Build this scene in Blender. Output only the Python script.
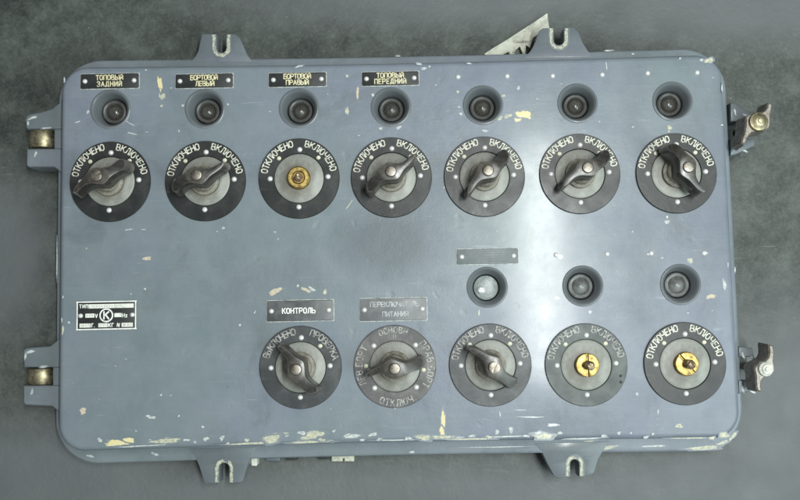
import bpy, bmesh, math, random
from mathutils import Vector, Matrix, Euler
from math import sin, cos, pi, radians as rad

for o in list(bpy.data.objects): bpy.data.objects.remove(o)
S = bpy.context.scene
COL = S.collection
RNG = random.Random(7)

# ------------------------------------------------------------------ camera
# board: 0.50 x 0.287 m, face at z = 0, floor at z = FLOOR
FLOOR = -0.054
FLZ = -0.030            # upper side of the base flange
CAMLOC = Vector((0.0037389, -0.047762, 0.60810))
CAMROT = Euler((0.07741384, 0.00168091, -0.02029182), 'XYZ')
cd = bpy.data.cameras.new("camera"); cam = bpy.data.objects.new("camera", cd); COL.objects.link(cam)
cam.location = CAMLOC; cam.rotation_euler = CAMROT
cd.lens = 36.9; cd.sensor_width = 36; cd.clip_start = 0.01; cd.clip_end = 100
S.camera = cam

# ------------------------------------------------------------------ light
w = bpy.data.worlds.new("World"); S.world = w; w.use_nodes = True
bg = w.node_tree.nodes["Background"]
bg.inputs[0].default_value = (0.92, 0.99, 1.0, 1); bg.inputs[1].default_value = 0.23

def lamp(name, loc, target, sx, sy, power, col):
    l = bpy.data.lights.new(name, 'AREA'); l.shape = 'RECTANGLE'; l.size = sx; l.size_y = sy
    l.energy = power; l.color = col
    o = bpy.data.objects.new(name, l); COL.objects.link(o); o.location = loc
    o.rotation_euler = (Vector(target) - Vector(loc)).to_track_quat('-Z', 'Y').to_euler()
    return o
tube = lamp("tube_lamp", (0.335, 0.02, 1.30), (0.16, -0.02, 0), 0.075, 0.66, 16.5, (0.95, 1.0, 0.98))
tube.rotation_euler = (0, 0.13, 0)          # tube runs along the board's short side
lamp("window_light", (1.15, -0.55, 1.3), (0.1, 0, 0), 0.9, 0.9, 15.0, (0.82, 1.0, 0.99))

S.view_settings.view_transform = 'Standard'; S.view_settings.look = 'None'
S.view_settings.exposure = 0.18; S.view_settings.gamma = 1.0

# ------------------------------------------------------------------ survey: photo survey point -> board coordinates on the plane z
_M = CAMROT.to_matrix()
def P(x, y, z=0.0):
    d = _M @ Vector(((x - 400) / 820, -(y - 250) / 820, -1))
    t = (z - CAMLOC.z) / d.z
    q = CAMLOC + d * t
    return Vector((q.x, q.y, z))
PX = 0.000741           # metres per survey pixel on the face

# ------------------------------------------------------------------ material helpers
class N:
    def __init__(s, name):
        s.m = bpy.data.materials.new(name); s.m.use_nodes = True
        s.t = s.m.node_tree; s.b = s.t.nodes["Principled BSDF"]
        s.co = s.t.nodes.new("ShaderNodeTexCoord").outputs["Object"]
    def n(s, k, **kw):
        x = s.t.nodes.new(k)
        for a, v in kw.items(): setattr(x, a, v)
        return x
    def link(s, a, b): s.t.links.new(a, b)
    def noise(s, scale, detail=4, rough=.55, vec=None, out=0, dist=0.0):
        x = s.n("ShaderNodeTexNoise"); x.inputs["Scale"].default_value = scale
        x.inputs["Detail"].default_value = detail; x.inputs["Roughness"].default_value = rough
        x.inputs["Distortion"].default_value = dist
        s.link(vec if vec is not None else s.co, x.inputs["Vector"]); return x.outputs[out]
    def ramp(s, f, a, b, lo=0.0, hi=1.0):
        x = s.n("ShaderNodeMapRange"); x.inputs[1].default_value = a; x.inputs[2].default_value = b
        x.inputs[3].default_value = lo; x.inputs[4].default_value = hi
        s.link(f, x.inputs[0]); return x.outputs[0]
    def mix(s, f, a, b):
        x = s.n("ShaderNodeMix", data_type='RGBA')
        if isinstance(f, (int, float)): x.inputs[0].default_value = f
        else: s.link(f, x.inputs[0])
        for i, v in ((6, a), (7, b)):
            if isinstance(v, tuple): x.inputs[i].default_value = (*v, 1)
            else: s.link(v, x.inputs[i])
        return x.outputs[2]
    def math(s, op, a, b=0.0):
        x = s.n("ShaderNodeMath", operation=op)
        for i, v in ((0, a), (1, b)):
            if isinstance(v, (int, float)): x.inputs[i].default_value = v
            else: s.link(v, x.inputs[i])
        return x.outputs[0]
    def scaled(s, sc, rot=(0, 0, 0), loc=(0, 0, 0)):
        x = s.n("ShaderNodeMapping"); x.inputs["Scale"].default_value = sc
        x.inputs["Rotation"].default_value = rot; x.inputs["Location"].default_value = loc
        s.link(s.co, x.inputs["Vector"]); return x.outputs[0]
    def bump(s, h, strength, dist=0.001):
        x = s.n("ShaderNodeBump"); x.inputs["Strength"].default_value = strength; x.inputs["Distance"].default_value = dist
        s.link(h, x.inputs["Height"]); s.link(x.outputs[0], s.b.inputs["Normal"])
    def set(s, col=None, rough=None, metal=None, spec=None):
        for k, v in (("Base Color", col), ("Roughness", rough), ("Metallic", metal), ("Specular IOR Level", spec)):
            if v is None: continue
            if isinstance(v, tuple): s.b.inputs[k].default_value = (*v, 1)
            elif isinstance(v, (int, float)): s.b.inputs[k].default_value = v
            else: s.link(v, s.b.inputs[k])
        return s.m

def paint_nodes(n, base=(.146, .180, .194), alt=(.162, .182, .226)):
    big = n.noise(7, 3); c = n.mix(n.ramp(big, .38, .62), base, alt)
    cloud = n.noise(38, 6, .65)
    c = n.mix(n.ramp(cloud, .35, .75, 0, .42), c, (.235, .26, .275))
    grime = n.noise(16, 8, .7, dist=1.0)
    c = n.mix(n.ramp(grime, .54, .74, 0, .6), c, (.100, .112, .115))
    # fine brushed rubs across the face
    st = n.noise(30, 3, .6, n.scaled((1, 14, 1), (0, 0, .04)))
    c = n.mix(n.ramp(st, .60, .82, 0, .18), c, (.31, .34, .36))
    st2 = n.noise(120, 2, .5, n.scaled((.3, 3, 1), (0, 0, .7)))
    c = n.mix(n.ramp(st2, .72, .77, 0, .2), c, (.42, .45, .47))
    # pin-prick specks of pale primer
    sp = n.noise(420, 2, .5)
    c = n.mix(n.ramp(sp, .785, .81, 0, .6), c, (.55, .56, .52))
    dk = n.noise(300, 2, .5, n.scaled((1, 1, 1), (0, 0, 0), (3, 1, 0)))
    c = n.mix(n.ramp(dk, .765, .80, 0, .6), c, (.07, .075, .08))
    r = n.ramp(n.noise(26, 6, .7), .3, .7, .36, .50)
    h = n.math('ADD', n.noise(55, 5, .6), n.math('MULTIPLY', n.noise(520, 3), .28))
    h = n.math('ADD', h, n.math('MULTIPLY', n.noise(14, 2), 1.6))
    h = n.math('ADD', h, n.math('MULTIPLY', n.noise(170, 3, .6, n.scaled((.10, 1, 1), (0, 0, .03))), .35))
    h = n.math('ADD', h, n.math('MULTIPLY', n.ramp(n.noise(75, 1), .70, .80), -.8))
    n.bump(h, .20, .0013)
    soot = n.noise(9, 7, .72, n.scaled((1, .55, 1), (0, 0, 0), (2, 7, 0)))
    c = n.mix(n.ramp(soot, .48, .70, 0, .55), c, (.10, .114, .125))
    q = P(385, 243); v = n.n("ShaderNodeVectorMath", operation='LENGTH')       # greasy smudge in the middle of the face
    n.link(n.scaled((1 / .034, 1 / .024, 0), (0, 0, 0), (-q.x / .034, -q.y / .024, 0)), v.inputs[0])
    d = n.math('ADD', v.outputs["Value"], n.math('MULTIPLY', n.math('SUBTRACT', n.noise(28, 4), .5), .7))
    c = n.mix(n.ramp(d, 1.35, .55, 0, .6), c, (.080, .092, .100))
    n.b.inputs["Coat Weight"].default_value = .22
    n.link(n.ramp(n.noise(60, 6, .7), .3, .7, .13, .185), n.b.inputs["Coat Roughness"])
    return c, r

def mat_paint(name="ship_grey_paint", **k):
    n = N(name); c, r = paint_nodes(n, **k); return n.set(c, r, 0, .32)
def mat_chip(name, col, col2):
    n = N(name); c, r = paint_nodes(n)
    at = n.n("ShaderNodeAttribute", attribute_name="fade").outputs["Fac"]
    f = n.math('ADD', at, n.math('MULTIPLY', n.math('SUBTRACT', n.noise(300, 7, .75), .5), 2.3))
    f = n.ramp(f, .40, .62)
    cc = n.mix(n.ramp(n.noise(500, 4, .6), .4, .62), col, col2)
    n.set(n.mix(f, c, cc), n.ramp(f, 0, 1, .42, .6), 0, .4); return n.m
M = {}
M['paint'] = mat_paint()
M['paint_base'] = mat_paint("ship_grey_base_paint", base=(.150, .182, .194), alt=(.168, .187, .222))
M['socket'] = mat_paint("socket_paint", base=(.150, .168, .176), alt=(.165, .175, .190))
M['chip_yellow'] = mat_chip("yellow_primer_chip", (.66, .56, .27), (.62, .55, .36))
M['chip_cream'] = mat_chip("cream_primer_chip", (.52, .50, .36), (.30, .31, .26))
M['chip_white'] = mat_chip("white_scuff", (.52, .535, .505), (.32, .345, .345))
M['chip_tan'] = mat_chip("tan_primer_chip", (.55, .46, .33), (.42, .37, .29))

def mat_plate(name, col, worn, rough=.36, amt=.35):
    n = N(name)
    c = n.mix(n.ramp(n.noise(60, 6, .65, dist=.6), .42, .72, 0, amt), col, worn)
    s = n.noise(120, 2, .5, n.scaled((.15, 3, 1), (0, 0, .6)))
    c = n.mix(n.ramp(s, .68, .74, 0, .3), c, worn)
    sp = n.noise(700, 2); c = n.mix(n.ramp(sp, .74, .78, 0, .5), c, worn)
    n.bump(n.noise(280, 3), .10, .0006)
    return n.set(c, n.ramp(n.noise(45, 5), .3, .7, rough - .06, rough + .12), 0, .36)
M['dial'] = mat_plate("black_dial_plate", (.018, .019, .019), (.085, .088, .085))
M['dial_worn'] = mat_plate("worn_dial_plate", (.075, .073, .072), (.22, .21, .20), .42, .7)
M['dial_glare'] = mat_plate("glare_grey_dial_plate", (.036, .038, .041), (.12, .125, .125), .40, .5)  # black plate lifted to grey: haze of lamp glare put into its colour
M['dial_glare_pale'] = mat_plate("glare_pale_dial_plate", (.045, .055, .053), (.13, .15, .14), .42, .6)  # greenish lift is mostly glare painted into the plate colour
M['label'] = mat_plate("black_label_plate", (.02, .021, .021), (.06, .062, .06), .40)
M['label_grey'] = mat_plate("grey_label_plate", (.062, .065, .067), (.2, .2, .2), .42, .6)
M['label_pale'] = mat_plate("pale_label_plate", (.125, .128, .134), (.24, .235, .23), .4, .6)
M['label_blank'] = mat_plate("blank_label_plate", (.125, .142, .145), (.22, .24, .235), .45, .5)

def mat_letters(name, col, worn, lo=.36, hi=.52):
    n = N(name); c = n.mix(n.ramp(n.noise(380, 4, .7), lo, hi), worn, col); return n.set(c, .55)
M['letter'] = mat_letters("cream_lettering", (.66, .65, .54), (.22, .22, .19))
M['letter_yel'] = mat_letters("yellowed_lettering", (.66, .60, .38), (.40, .36, .22))
M['letter_faint'] = mat_letters("rubbed_lettering", (.46, .45, .41), (.15, .148, .145), .42, .62)
M['letter_white'] = mat_letters("white_lettering", (.78, .78, .74), (.55, .55, .52))
M['letter_ghost'] = mat_letters("ghost_lettering", (.48, .48, .48), (.25, .255, .26), .42, .62)
M['field'] = mat_letters("white_field", (.72, .72, .66), (.52, .52, .46))
M['ink'] = mat_letters("dark_ink", (.26, .25, .22), (.62, .61, .56), .4, .6)

def mat_disc():
    n = N("grey_green_disc_paint")
    c = n.mix(n.ramp(n.noise(120, 5, .65), .38, .66), (.19, .195, .172), (.265, .27, .24))
    c = n.mix(n.ramp(n.noise(70, 6, .7, dist=1), .52, .75, 0, .7), c, (.105, .10, .082))
    v = n.n("ShaderNodeVectorMath", operation='LENGTH'); n.link(n.co, v.inputs[0])      # grease rubbed off the hub
    d = n.math('ADD', v.outputs["Value"], n.math('MULTIPLY', n.math('SUBTRACT', n.noise(110, 4, .6), .5), .012))
    c = n.mix(n.ramp(d, .0155, .0105, 0, .6), c, (.10, .082, .06))
    n.bump(n.noise(300, 3), .1, .0006)
    return n.set(c, .46)
M['disc'] = mat_disc()
def mat_handle():
    n = N("worn_dark_bakelite")
    geo = n.n("ShaderNodeNewGeometry").outputs["Pointiness"]
    c = n.mix(n.ramp(n.noise(190, 5, .7), .4, .7), (.016, .014, .012), (.055, .047, .040))
    c = n.mix(n.ramp(geo, .53, .60, 0, .8), c, (.30, .265, .225))
    n.bump(n.noise(240, 3), .10, .0006)
    return n.set(c, n.ramp(n.noise(90, 4), .3, .7, .26, .42), 0, .65)
M['handle'] = mat_handle()

def mat_metal(name, a, b, rough=.3, metal=1.0, sc=260):
    n = N(name); c = n.mix(n.ramp(n.noise(sc, 5, .7), .42, .66), a, b)
    n.bump(n.noise(500, 3), .15, .0005)
    return n.set(c, n.ramp(n.noise(150, 4), .3, .7, rough - .07, rough + .15), metal)
M['steel'] = mat_metal("bright_rivet_steel", (.80, .80, .78), (.62, .62, .60), .30, .35)
M['shaft'] = mat_metal("tarnished_shaft", (.34, .26, .17), (.12, .085, .055), .45, .8)
M['steel_dirty'] = mat_metal("dirty_steel", (.27, .245, .21), (.13, .11, .085), .46)
M['brass'] = mat_metal("yellow_brass", (.50, .36, .125), (.15, .105, .045), .46)
M['brass_dull'] = mat_metal("dull_brass", (.44, .39, .25), (.17, .15, .105), .46)
M['bronze'] = mat_metal("browned_wing_nut", (.30, .27, .235), (.14, .115, .095), .45, .55)
M['cream'] = mat_metal("cream_paint_dot", (.62, .60, .45), (.4, .39, .3), .5, 0)
M['worn_rim'] = mat_metal("bare_pale_primer", (.62, .61, .53), (.34, .345, .32), .55, 0, 330)
M['collar'] = mat_metal("tan_collar", (.25, .235, .195), (.12, .105, .08), .5, 0, 170)
M['plate_edge'] = mat_metal("bare_plate_edge", (.50, .52, .49), (.17, .19, .2), .5, 0, 200)
M['dark'] = mat_metal("dark_gasket", (.02, .02, .02), (.03, .03, .03), .7, 0)
M['pale_plastic'] = mat_metal("pale_plastic", (.52, .52, .42), (.3, .3, .25), .5, 0)
def mat_glass():
    n = N("smoky_bulb_glass"); n.bump(n.noise(380, 2), .25, .0006)
    n.b.inputs["Transmission Weight"].default_value = .35
    return n.set(n.mix(n.ramp(n.noise(210, 5, .7), .4, .66), (.055, .05, .043), (.105, .10, .088)), n.ramp(n.noise(150, 4), .35, .65, .14, .34), 0, .6)
M['glass'] = mat_glass()
M['dust_glass'] = mat_metal("grey_dusty_glass", (.19, .195, .19), (.10, .10, .095), .28, 0, 150)
M['bulb_rim'] = mat_metal("dusty_bulb_holder", (.072, .072, .068), (.045, .043, .039), .45, 0, 180)
def mat_lens():
    n = N("frosted_lens"); n.bump(n.noise(260, 3), .3, .0008)
    return n.set(n.mix(n.ramp(n.noise(150, 4), .4, .65), (.15, .175, .17), (.22, .25, .24)), .34, 0, .4)
M['lens'] = mat_lens()
def mat_paper():
    n = N("torn_paper")
    c = n.mix(n.ramp(n.noise(140, 5, .7, n.scaled((1, 1, 1), (0, 0, .6))), .5, .75), (.86, .86, .76), (.52, .53, .45))
    c = n.mix(n.ramp(n.noise(160, 3, .6, n.scaled((.3, 2, 1), (0, 0, -.65))), .60, .66, 0, .7), c, (.3, .31, .26))
    return n.set(c, .75)
M['paper'] = mat_paper()

def mat_floor():
    n = N("scuffed_floor")
    c = n.mix(n.ramp(n.noise(6, 6, .65), .38, .62), (.023, .028, .025), (.062, .071, .063))
    c = n.mix(n.ramp(n.noise(45, 8, .72), .40, .72, 0, .55), c, (.155, .172, .155))
    c = n.mix(n.ramp(n.noise(23, 6, .7, n.scaled((1, 1, 1), (0, 0, 0), (5, 2, 0))), .50, .72, 0, .75), c, (.028, .033, .029))
    gr = n.noise(420, 5, .75); c = n.mix(n.ramp(gr, .50, .72, 0, .35), c, (.15, .165, .15)); c = n.mix(n.ramp(gr, .48, .30, 0, .4), c, (.024, .028, .025))
    sc = n.noise(55, 2, .5, n.scaled((.2, 4, 1), (0, 0, -.9), (1, 1, 0))); c = n.mix(n.ramp(sc, .71, .75, 0, .25), c, (.30, .32, .29))
    st = n.noise(70, 3, .6, n.scaled((.25, 3, 1), (0, 0, .5)))
    c = n.mix(n.ramp(st, .70, .76, 0, .2), c, (.28, .30, .27))
    sp = n.noise(330, 2); c = n.mix(n.ramp(sp, .765, .80, 0, .7), c, (.5, .5, .46))
    # rubbed neutral-grey areas of the floor, each an irregular patch with its own place
    def patch(x, y, rx, ry, soft=.35):
        v = n.n("ShaderNodeVectorMath", operation='LENGTH')
        q = P(x, y, FLOOR)
        mp = n.scaled((1 / (rx * PX), 1 / (ry * PX), 0), (0, 0, 0), (-q.x / (rx * PX), -q.y / (ry * PX), 0))
        n.link(mp, v.inputs[0])
        d = n.math('ADD', v.outputs["Value"], n.math('MULTIPLY', n.math('SUBTRACT', n.noise(9, 3), .5), .35))
        return n.ramp(d, 1 + soft, 1 - soft, 0, 1)
    grey = n.mix(n.ramp(n.noise(20, 3), .35, .65), (.108, .115, .118), (.119, .126, .129))
    m = None
    for p in ((330, 545, 560, 85, .25), (20, 520, 190, 105, .3), (790, 470, 78, 170, .35), (480, -5, 260, 34, .5), (740, 0, 190, 48, .5), (8, 255, 42, 80, .5), (720, 510, 190, 68, .3)):
        k = patch(*p); m = k if m is None else n.math('MAXIMUM', m, k)
    c = n.mix(n.math('MULTIPLY', m, .92), c, grey)
    n.bump(n.math('ADD', n.noise(160, 6, .7), n.noise(30, 4)), .4, .0015)
    return n.set(c, n.ramp(n.noise(30, 5), .3, .7, .5, .68), 0, .4)
M['floor'] = mat_floor()

# ------------------------------------------------------------------ object helpers
ORG = {}
def obj(name, bm, mats, parent=None, origin=None, smooth=True, label=None, angle=35):
    """bm holds board coordinates; it becomes one mesh object"""
    me = bpy.data.meshes.new(name)
    if origin is None:
        origin = Vector((0, 0, 0)) if parent is None else ORG[parent.name]
    origin = Vector(origin)
    bmesh.ops.translate(bm, verts=bm.verts, vec=-origin)
    bm.to_mesh(me); bm.free()
    for m in (mats if isinstance(mats, (list, tuple)) else [mats]): me.materials.append(m)
    if smooth:
        me.polygons.foreach_set("use_smooth", [True] * len(me.polygons))
        me.set_sharp_from_angle(angle=rad(angle))
    return link(name, me, parent, origin, label)
def link(name, me, parent, origin, label=None):
    o = bpy.data.objects.new(name, me); COL.objects.link(o)
    origin = Vector(origin); ORG[o.name] = origin
    if parent is not None:
        o.parent = parent; o.location = origin - ORG[parent.name]
    else: o.location = origin
    if label: o["label"] = label
    return o
def inst(src, parent, origin, label=None, rz=None):
    o = src.copy(); COL.objects.link(o); origin = Vector(origin); ORG[o.name] = origin
    o.parent = parent; o.location = origin - ORG[parent.name]
    if rz is not None: o.rotation_euler = (0, 0, rz)
    if "label" in o: del o["label"]
    if label: o["label"] = label
    return o

def lathe(bm, prof, c=(0, 0, 0), seg=48, mi=0):
    rings = []
    for r, z in prof:
        if r < 1e-7: rings.append([bm.verts.new((c[0], c[1], c[2] + z))])
        else: rings.append([bm.verts.new((c[0] + r * cos(2 * pi * i / seg), c[1] + r * sin(2 * pi * i / seg), c[2] + z)) for i in range(seg)])
    for a, b in zip(rings, rings[1:]):
        for i in range(seg):
            j = (i + 1) % seg
            if len(a) == 1 and len(b) == 1: continue
            if len(a) == 1: f = bm.faces.new((a[0], b[i], b[j]))
            elif len(b) == 1: f = bm.faces.new((a[i], b[0], a[j]))
            else: f = bm.faces.new((a[i], b[i], b[j], a[j]))
            f.material_index = mi
    return rings
def loft(bm, rings, cap_top=False, cap_bot=False, mi=0):
    vs = [[bm.verts.new(p) for p in r] for r in rings]
    n = len(vs[0])
    for a, b in zip(vs, vs[1:]):
        for i in range(n):
            j = (i + 1) % n
            f = bm.faces.new((a[i], b[i], b[j], a[j])); f.material_index = mi
    if cap_top: bm.faces.new(vs[0]).material_index = mi
    if cap_bot: bm.faces.new(list(reversed(vs[-1]))).material_index = mi
    return vs
def offset(pts, d):
    """move a counter-clockwise outline outwards by d"""
    n = len(pts); out = []
    for i in range(n):
        a, b, c = Vector(pts[i - 1][:2]), Vector(pts[i][:2]), Vector(pts[(i + 1) % n][:2])
        t1 = (b - a).normalized(); t2 = (c - b).normalized()
        n1 = Vector((t1.y, -t1.x)); n2 = Vector((t2.y, -t2.x)); m = n1 + n2
        if m.length < 1e-6: m = n1
        m.normalize(); k = d / max(.35, m.dot(n1))
        out.append(b + m * k)
    return out
def slab(bm, pts, ztop, zbot, bev=.0008, mi=0, steps=3):
    """extruded outline with a rounded upper edge"""
    rings = []
    for s in range(steps + 1):
        a = pi / 2 * s / steps
        rings.append([(p.x, p.y, ztop - bev * (1 - cos(a))) for p in offset(pts, -bev * (1 - sin(a)))])
    rings.append([(p[0], p[1], zbot) for p in pts])
    vs = loft(bm, rings, False, False, mi)
    from mathutils.geometry import tessellate_polygon
    for ring, flip in ((vs[0], False), (vs[-1], True)):
        for tri in tessellate_polygon([[Vector((v.co.x, v.co.y, 0)) for v in ring]]):
            f = bm.faces.new([ring[i] for i in tri]); f.normal_update(); f.material_index = mi
            if (f.normal.z < 0) != flip: f.normal_flip()
def rrect(cx, cy, w, h, r, seg=6):
    pts = []
    for sx, sy, a0 in ((1, -1, -90), (1, 1, 0), (-1, 1, 90), (-1, -1, 180)):
        for i in range(seg + 1):
            a = rad(a0 + 90 * i / seg)
            pts.append(Vector((cx + sx * (w / 2 - r) + r * cos(a), cy + sy * (h / 2 - r) + r * sin(a))))
    return pts
def circle(cx, cy, r, seg=40):
    return [Vector((cx + r * cos(2 * pi * i / seg), cy + r * sin(2 * pi * i / seg))) for i in range(seg)]

# ------------------------------------------------------------------ stroke lettering
def oval(x0, x1):
    k = (x1 - x0) * .33
    return [(x0 + k, 0), (x1 - k, 0), (x1, .2), (x1, .8), (x1 - k, 1), (x0 + k, 1), (x0, .8), (x0, .2), (x0 + k, 0)]
W = .58
GL = {
 'О': (W, [oval(0, W)]), 'Т': (W, [[(0, 1), (W, 1)], [(W / 2, 1), (W / 2, 0)]]),
 'К': (W, [[(0, 0), (0, 1)], [(W, 1), (0, .42)], [(.2, .6), (W, 0)]]),
 'Л': (W, [[(0, 0), (.12, .12), (.2, 1), (W, 1), (W, 0)]]),
 'Ю': (.86, [[(0, 0), (0, 1)], [(0, .5), (.3, .5)], oval(.3, .86)]),
 'Ч': (W, [[(0, 1), (0, .6), (.12, .45), (W, .45)], [(W, 1), (W, 0)]]),
 'Е': (.5, [[(.5, 1), (0, 1), (0, 0), (.5, 0)], [(0, .52), (.42, .52)]]),
 'Н': (W, [[(0, 0), (0, 1)], [(W, 0), (W, 1)], [(0, .52), (W, .52)]]),
 'В': (W, [[(0, 0), (0, 1), (.4, 1), (.52, .88), (.52, .64), (.4, .53), (0, .53)], [(.4, .53), (W, .4), (W, .12), (.45, 0), (0, 0)]]),
 'А': (.62, [[(0, 0), (.31, 1), (.62, 0)], [(.12, .32), (.5, .32)]]),
 'П': (W, [[(0, 0), (0, 1), (W, 1), (W, 0)]]),
 'Р': (W, [[(0, 0), (0, 1), (.44, 1), (W, .87), (W, .6), (.44, .46), (0, .46)]]),
 'Б': (W, [[(.52, 1), (0, 1), (0, 0), (.44, 0), (W, .14), (W, .42), (.44, .55), (0, .55)]]),
 'Ь': (W, [[(0, 1), (0, 0), (.44, 0), (W, .14), (W, .42), (.44, .55), (0, .55)]]),
 'Ы': (.8, [[(0, 1), (0, 0), (.36, 0), (.48, .14), (.48, .42), (.36, .55), (0, .55)], [(.8, 1), (.8, 0)]]),
 'И': (W, [[(0, 1), (0, 0), (W, 1), (W, 0)]]),
 'Й': (W, [[(0, .86), (0, 0), (W, .86), (W, 0)], [(.16, 1.08), (.29, .99), (.42, 1.08)]]),
 'З': (.54, [[(0, .88), (.12, 1), (.42, 1), (.54, .86), (.54, .64), (.4, .53), (.18, .53)], [(.4, .53), (.54, .4), (.54, .14), (.42, 0), (.12, 0), (0, .12)]]),
 'Д': (.66, [[(0, -.12), (0, .05), (.66, .05), (.66, -.12)], [(.1, .05), (.22, 1), (.56, 1), (.56, .05)]]),
 'Г': (.48, [[(0, 0), (0, 1), (.48, 1)]]), 'Я': (W, [[(W, 0), (W, 1), (.14, 1), (0, .87), (0, .6), (.14, .46), (W, .46)], [(.25, .46), (0, 0)]]),
 'С': (.54, [[(.54, .82), (.4, 1), (.14, 1), (0, .8), (0, .2), (.14, 0), (.4, 0), (.54, .18)]]),
 'V': (.6, [[(0, 1), (.3, 0), (.6, 1)]]), 'H': (W, [[(0, 0), (0, 1)], [(W, 0), (W, 1)], [(0, .5), (W, .5)]]),
 'z': (.4, [[(0, .65), (.4, .65), (0, 0), (.4, 0)]]), 'N': (W, [[(0, 0), (0, 1), (W, 0), (W, 1)]]),
 '.': (.12, [[(.04, .0), (.10, .0)]]), ' ': (.3, []),
}
class Ink:
    def __init__(s): s.bm = bmesh.new(); s.k = 0
    def seg(s, a, b, hw, z):
        d = (b - a)
        if d.length < 1e-9: return
        d.normalize(); n = Vector((-d.y, d.x)); a = a - d * hw * .7; b = b + d * hw * .7
        zz = z + (s.k % 9) * .000018; s.k += 1
        q = [a - n * hw, b - n * hw, b + n * hw, a + n * hw]
        s.bm.faces.new([s.bm.verts.new((p.x, p.y, zz)) for p in q])
    def glyph(s, ch, pos, ang, h, sw, z, sx=1.0):
        w, strokes = GL[ch]
        ca, sa = cos(ang), sin(ang)
        def tr(p):
            x = (p[0] - w / 2) * h * sx; y = (p[1] - .5) * h
            return Vector((pos[0] + x * ca - y * sa, pos[1] + x * sa + y * ca))
        for st in strokes:
            for a, b in zip(st, st[1:]): s.seg(tr(a), tr(b), sw / 2, z)
    def line(s, txt, cx, cy, h, sw, z, width, sx=1.0):
        ws = [GL[c][0] * h * sx for c in txt]
        gap = (width - sum(ws)) / max(1, len(txt) - 1); x = cx - width / 2
        for c, wd in zip(txt, ws):
            s.glyph(c, (x + wd / 2, cy), 0, h, sw, z, sx); x += wd + gap
    def arc(s, txt, c, r, a0, a1, h, sw, z, inward=False, sx=1.0):
        """letters spread from angle a0 to a1 (degrees)"""
        ws = [GL[ch][0] for ch in txt]; cen = []; x = 0
        for i, wd in enumerate(ws):
            cen.append(x + wd / 2); x += wd + .26
        lo, hi = cen[0], cen[-1]
        for ch, q in zip(txt, cen):
            a = rad(a0 + (a1 - a0) * (q - lo) / (hi - lo))
            s.glyph(ch, (c[0] + r * cos(a), c[1] + r * sin(a)), a + pi / 2 if inward else a - pi / 2, h, sw, z, sx)
    def rect(s, cx, cy, w, h, z):
        s.seg(Vector((cx - w / 2 + h * .35, cy)), Vector((cx + w / 2 - h * .35, cy)), h / 2, z)

# ================================================================== FLOOR
bm = bmesh.new()
bm.faces.new([bm.verts.new((x, y, FLOOR)) for x, y in ((-4, -4), (4, -4), (4, 4), (-4, 4))])
fl = obj('floor', bm, M['floor'], smooth=False); fl["kind"] = "structure"

# ================================================================== SWITCHBOARD
board = bpy.data.objects.new('switchboard', None); COL.objects.link(board)
board.location = (0, 0, FLOOR); ORG[board.name] = Vector((0, 0, FLOOR)); board.empty_display_size = .1
board["label"] = "large blue-grey marine switchboard with chipped paint and round rotary switches on dark floor"
board["category"] = "switchboard"

# outline of the lid (slightly bowed inwards on the long sides, rounded corners)
def lid_outline():
    tl, tr, bl, br = P(60.5, 66.5), P(722, 53.5), P(57, 452), P(742, 438.5)
    cor = [(bl, (1, 1)), (br, (-1, 1)), (tr, (-1, -1)), (tl, (1, -1))]   # ccw
    R_ = .0195; pts = []
    base = [Vector(c[0][:2]) for c in cor]
    for i in range(4):
        p = base[i]; q = base[(i + 1) % 4]; o = base[i - 1]
        din = (o - p).normalized(); dout = (q - p).normalized()
        c = p + din * R_ + dout * R_
        for k in range(11):
            a = pi / 2 * k / 10
            pts.append(c - dout * R_ * cos(a) - din * R_ * sin(a))
        a, b = p + dout * R_, q - dout * R_
        nrm = Vector((-dout.y, dout.x)); bow = .0017 if i in (0, 2) else 0
        for k in range(1, 14):
            t = k / 14
            pts.append(a.lerp(b, t) + nrm * bow * sin(pi * t))
    return pts
LID = lid_outline()
LAMPS = [(110.5, 109.3), (205, 108.7), (299, 108.3), (391, 107), (483, 105.2), (577.5, 103.3), (672.5, 101.5),
         (487.2, 287.3), (582.8, 286), (680.5, 284.5)]
LR = .0142
LC = [P(*q) for q in LAMPS]

bm = bmesh.new()
fade = bm.verts.layers.float.new("fade")
rings = []
EV = .0045
for s in range(7):
    a = pi / 2 * s / 6
    rings.append([(p.x, p.y, -EV * (1 - cos(a))) for p in offset(LID, -EV * (1 - sin(a)))])
rings.append([(p.x, p.y, -.0285) for p in offset(LID, .0006)])
vs = loft(bm, rings)
top_edges = [bm.edges.get((vs[0][i], vs[0][(i + 1) % len(LID)])) for i in range(len(LID))]
for c in LC:
    rr = [bm.verts.new((c.x + LR * cos(2 * pi * i / 48), c.y + LR * sin(2 * pi * i / 48), 0)) for i in range(48)]
    top_edges += [bm.edges.new((rr[i], rr[(i + 1) % 48])) for i in range(48)]
r = bmesh.ops.triangle_fill(bm, edges=top_edges, use_beauty=True, normal=(0, 0, 1))
bmesh.ops.recalc_face_normals(bm, faces=bm.faces)

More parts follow.
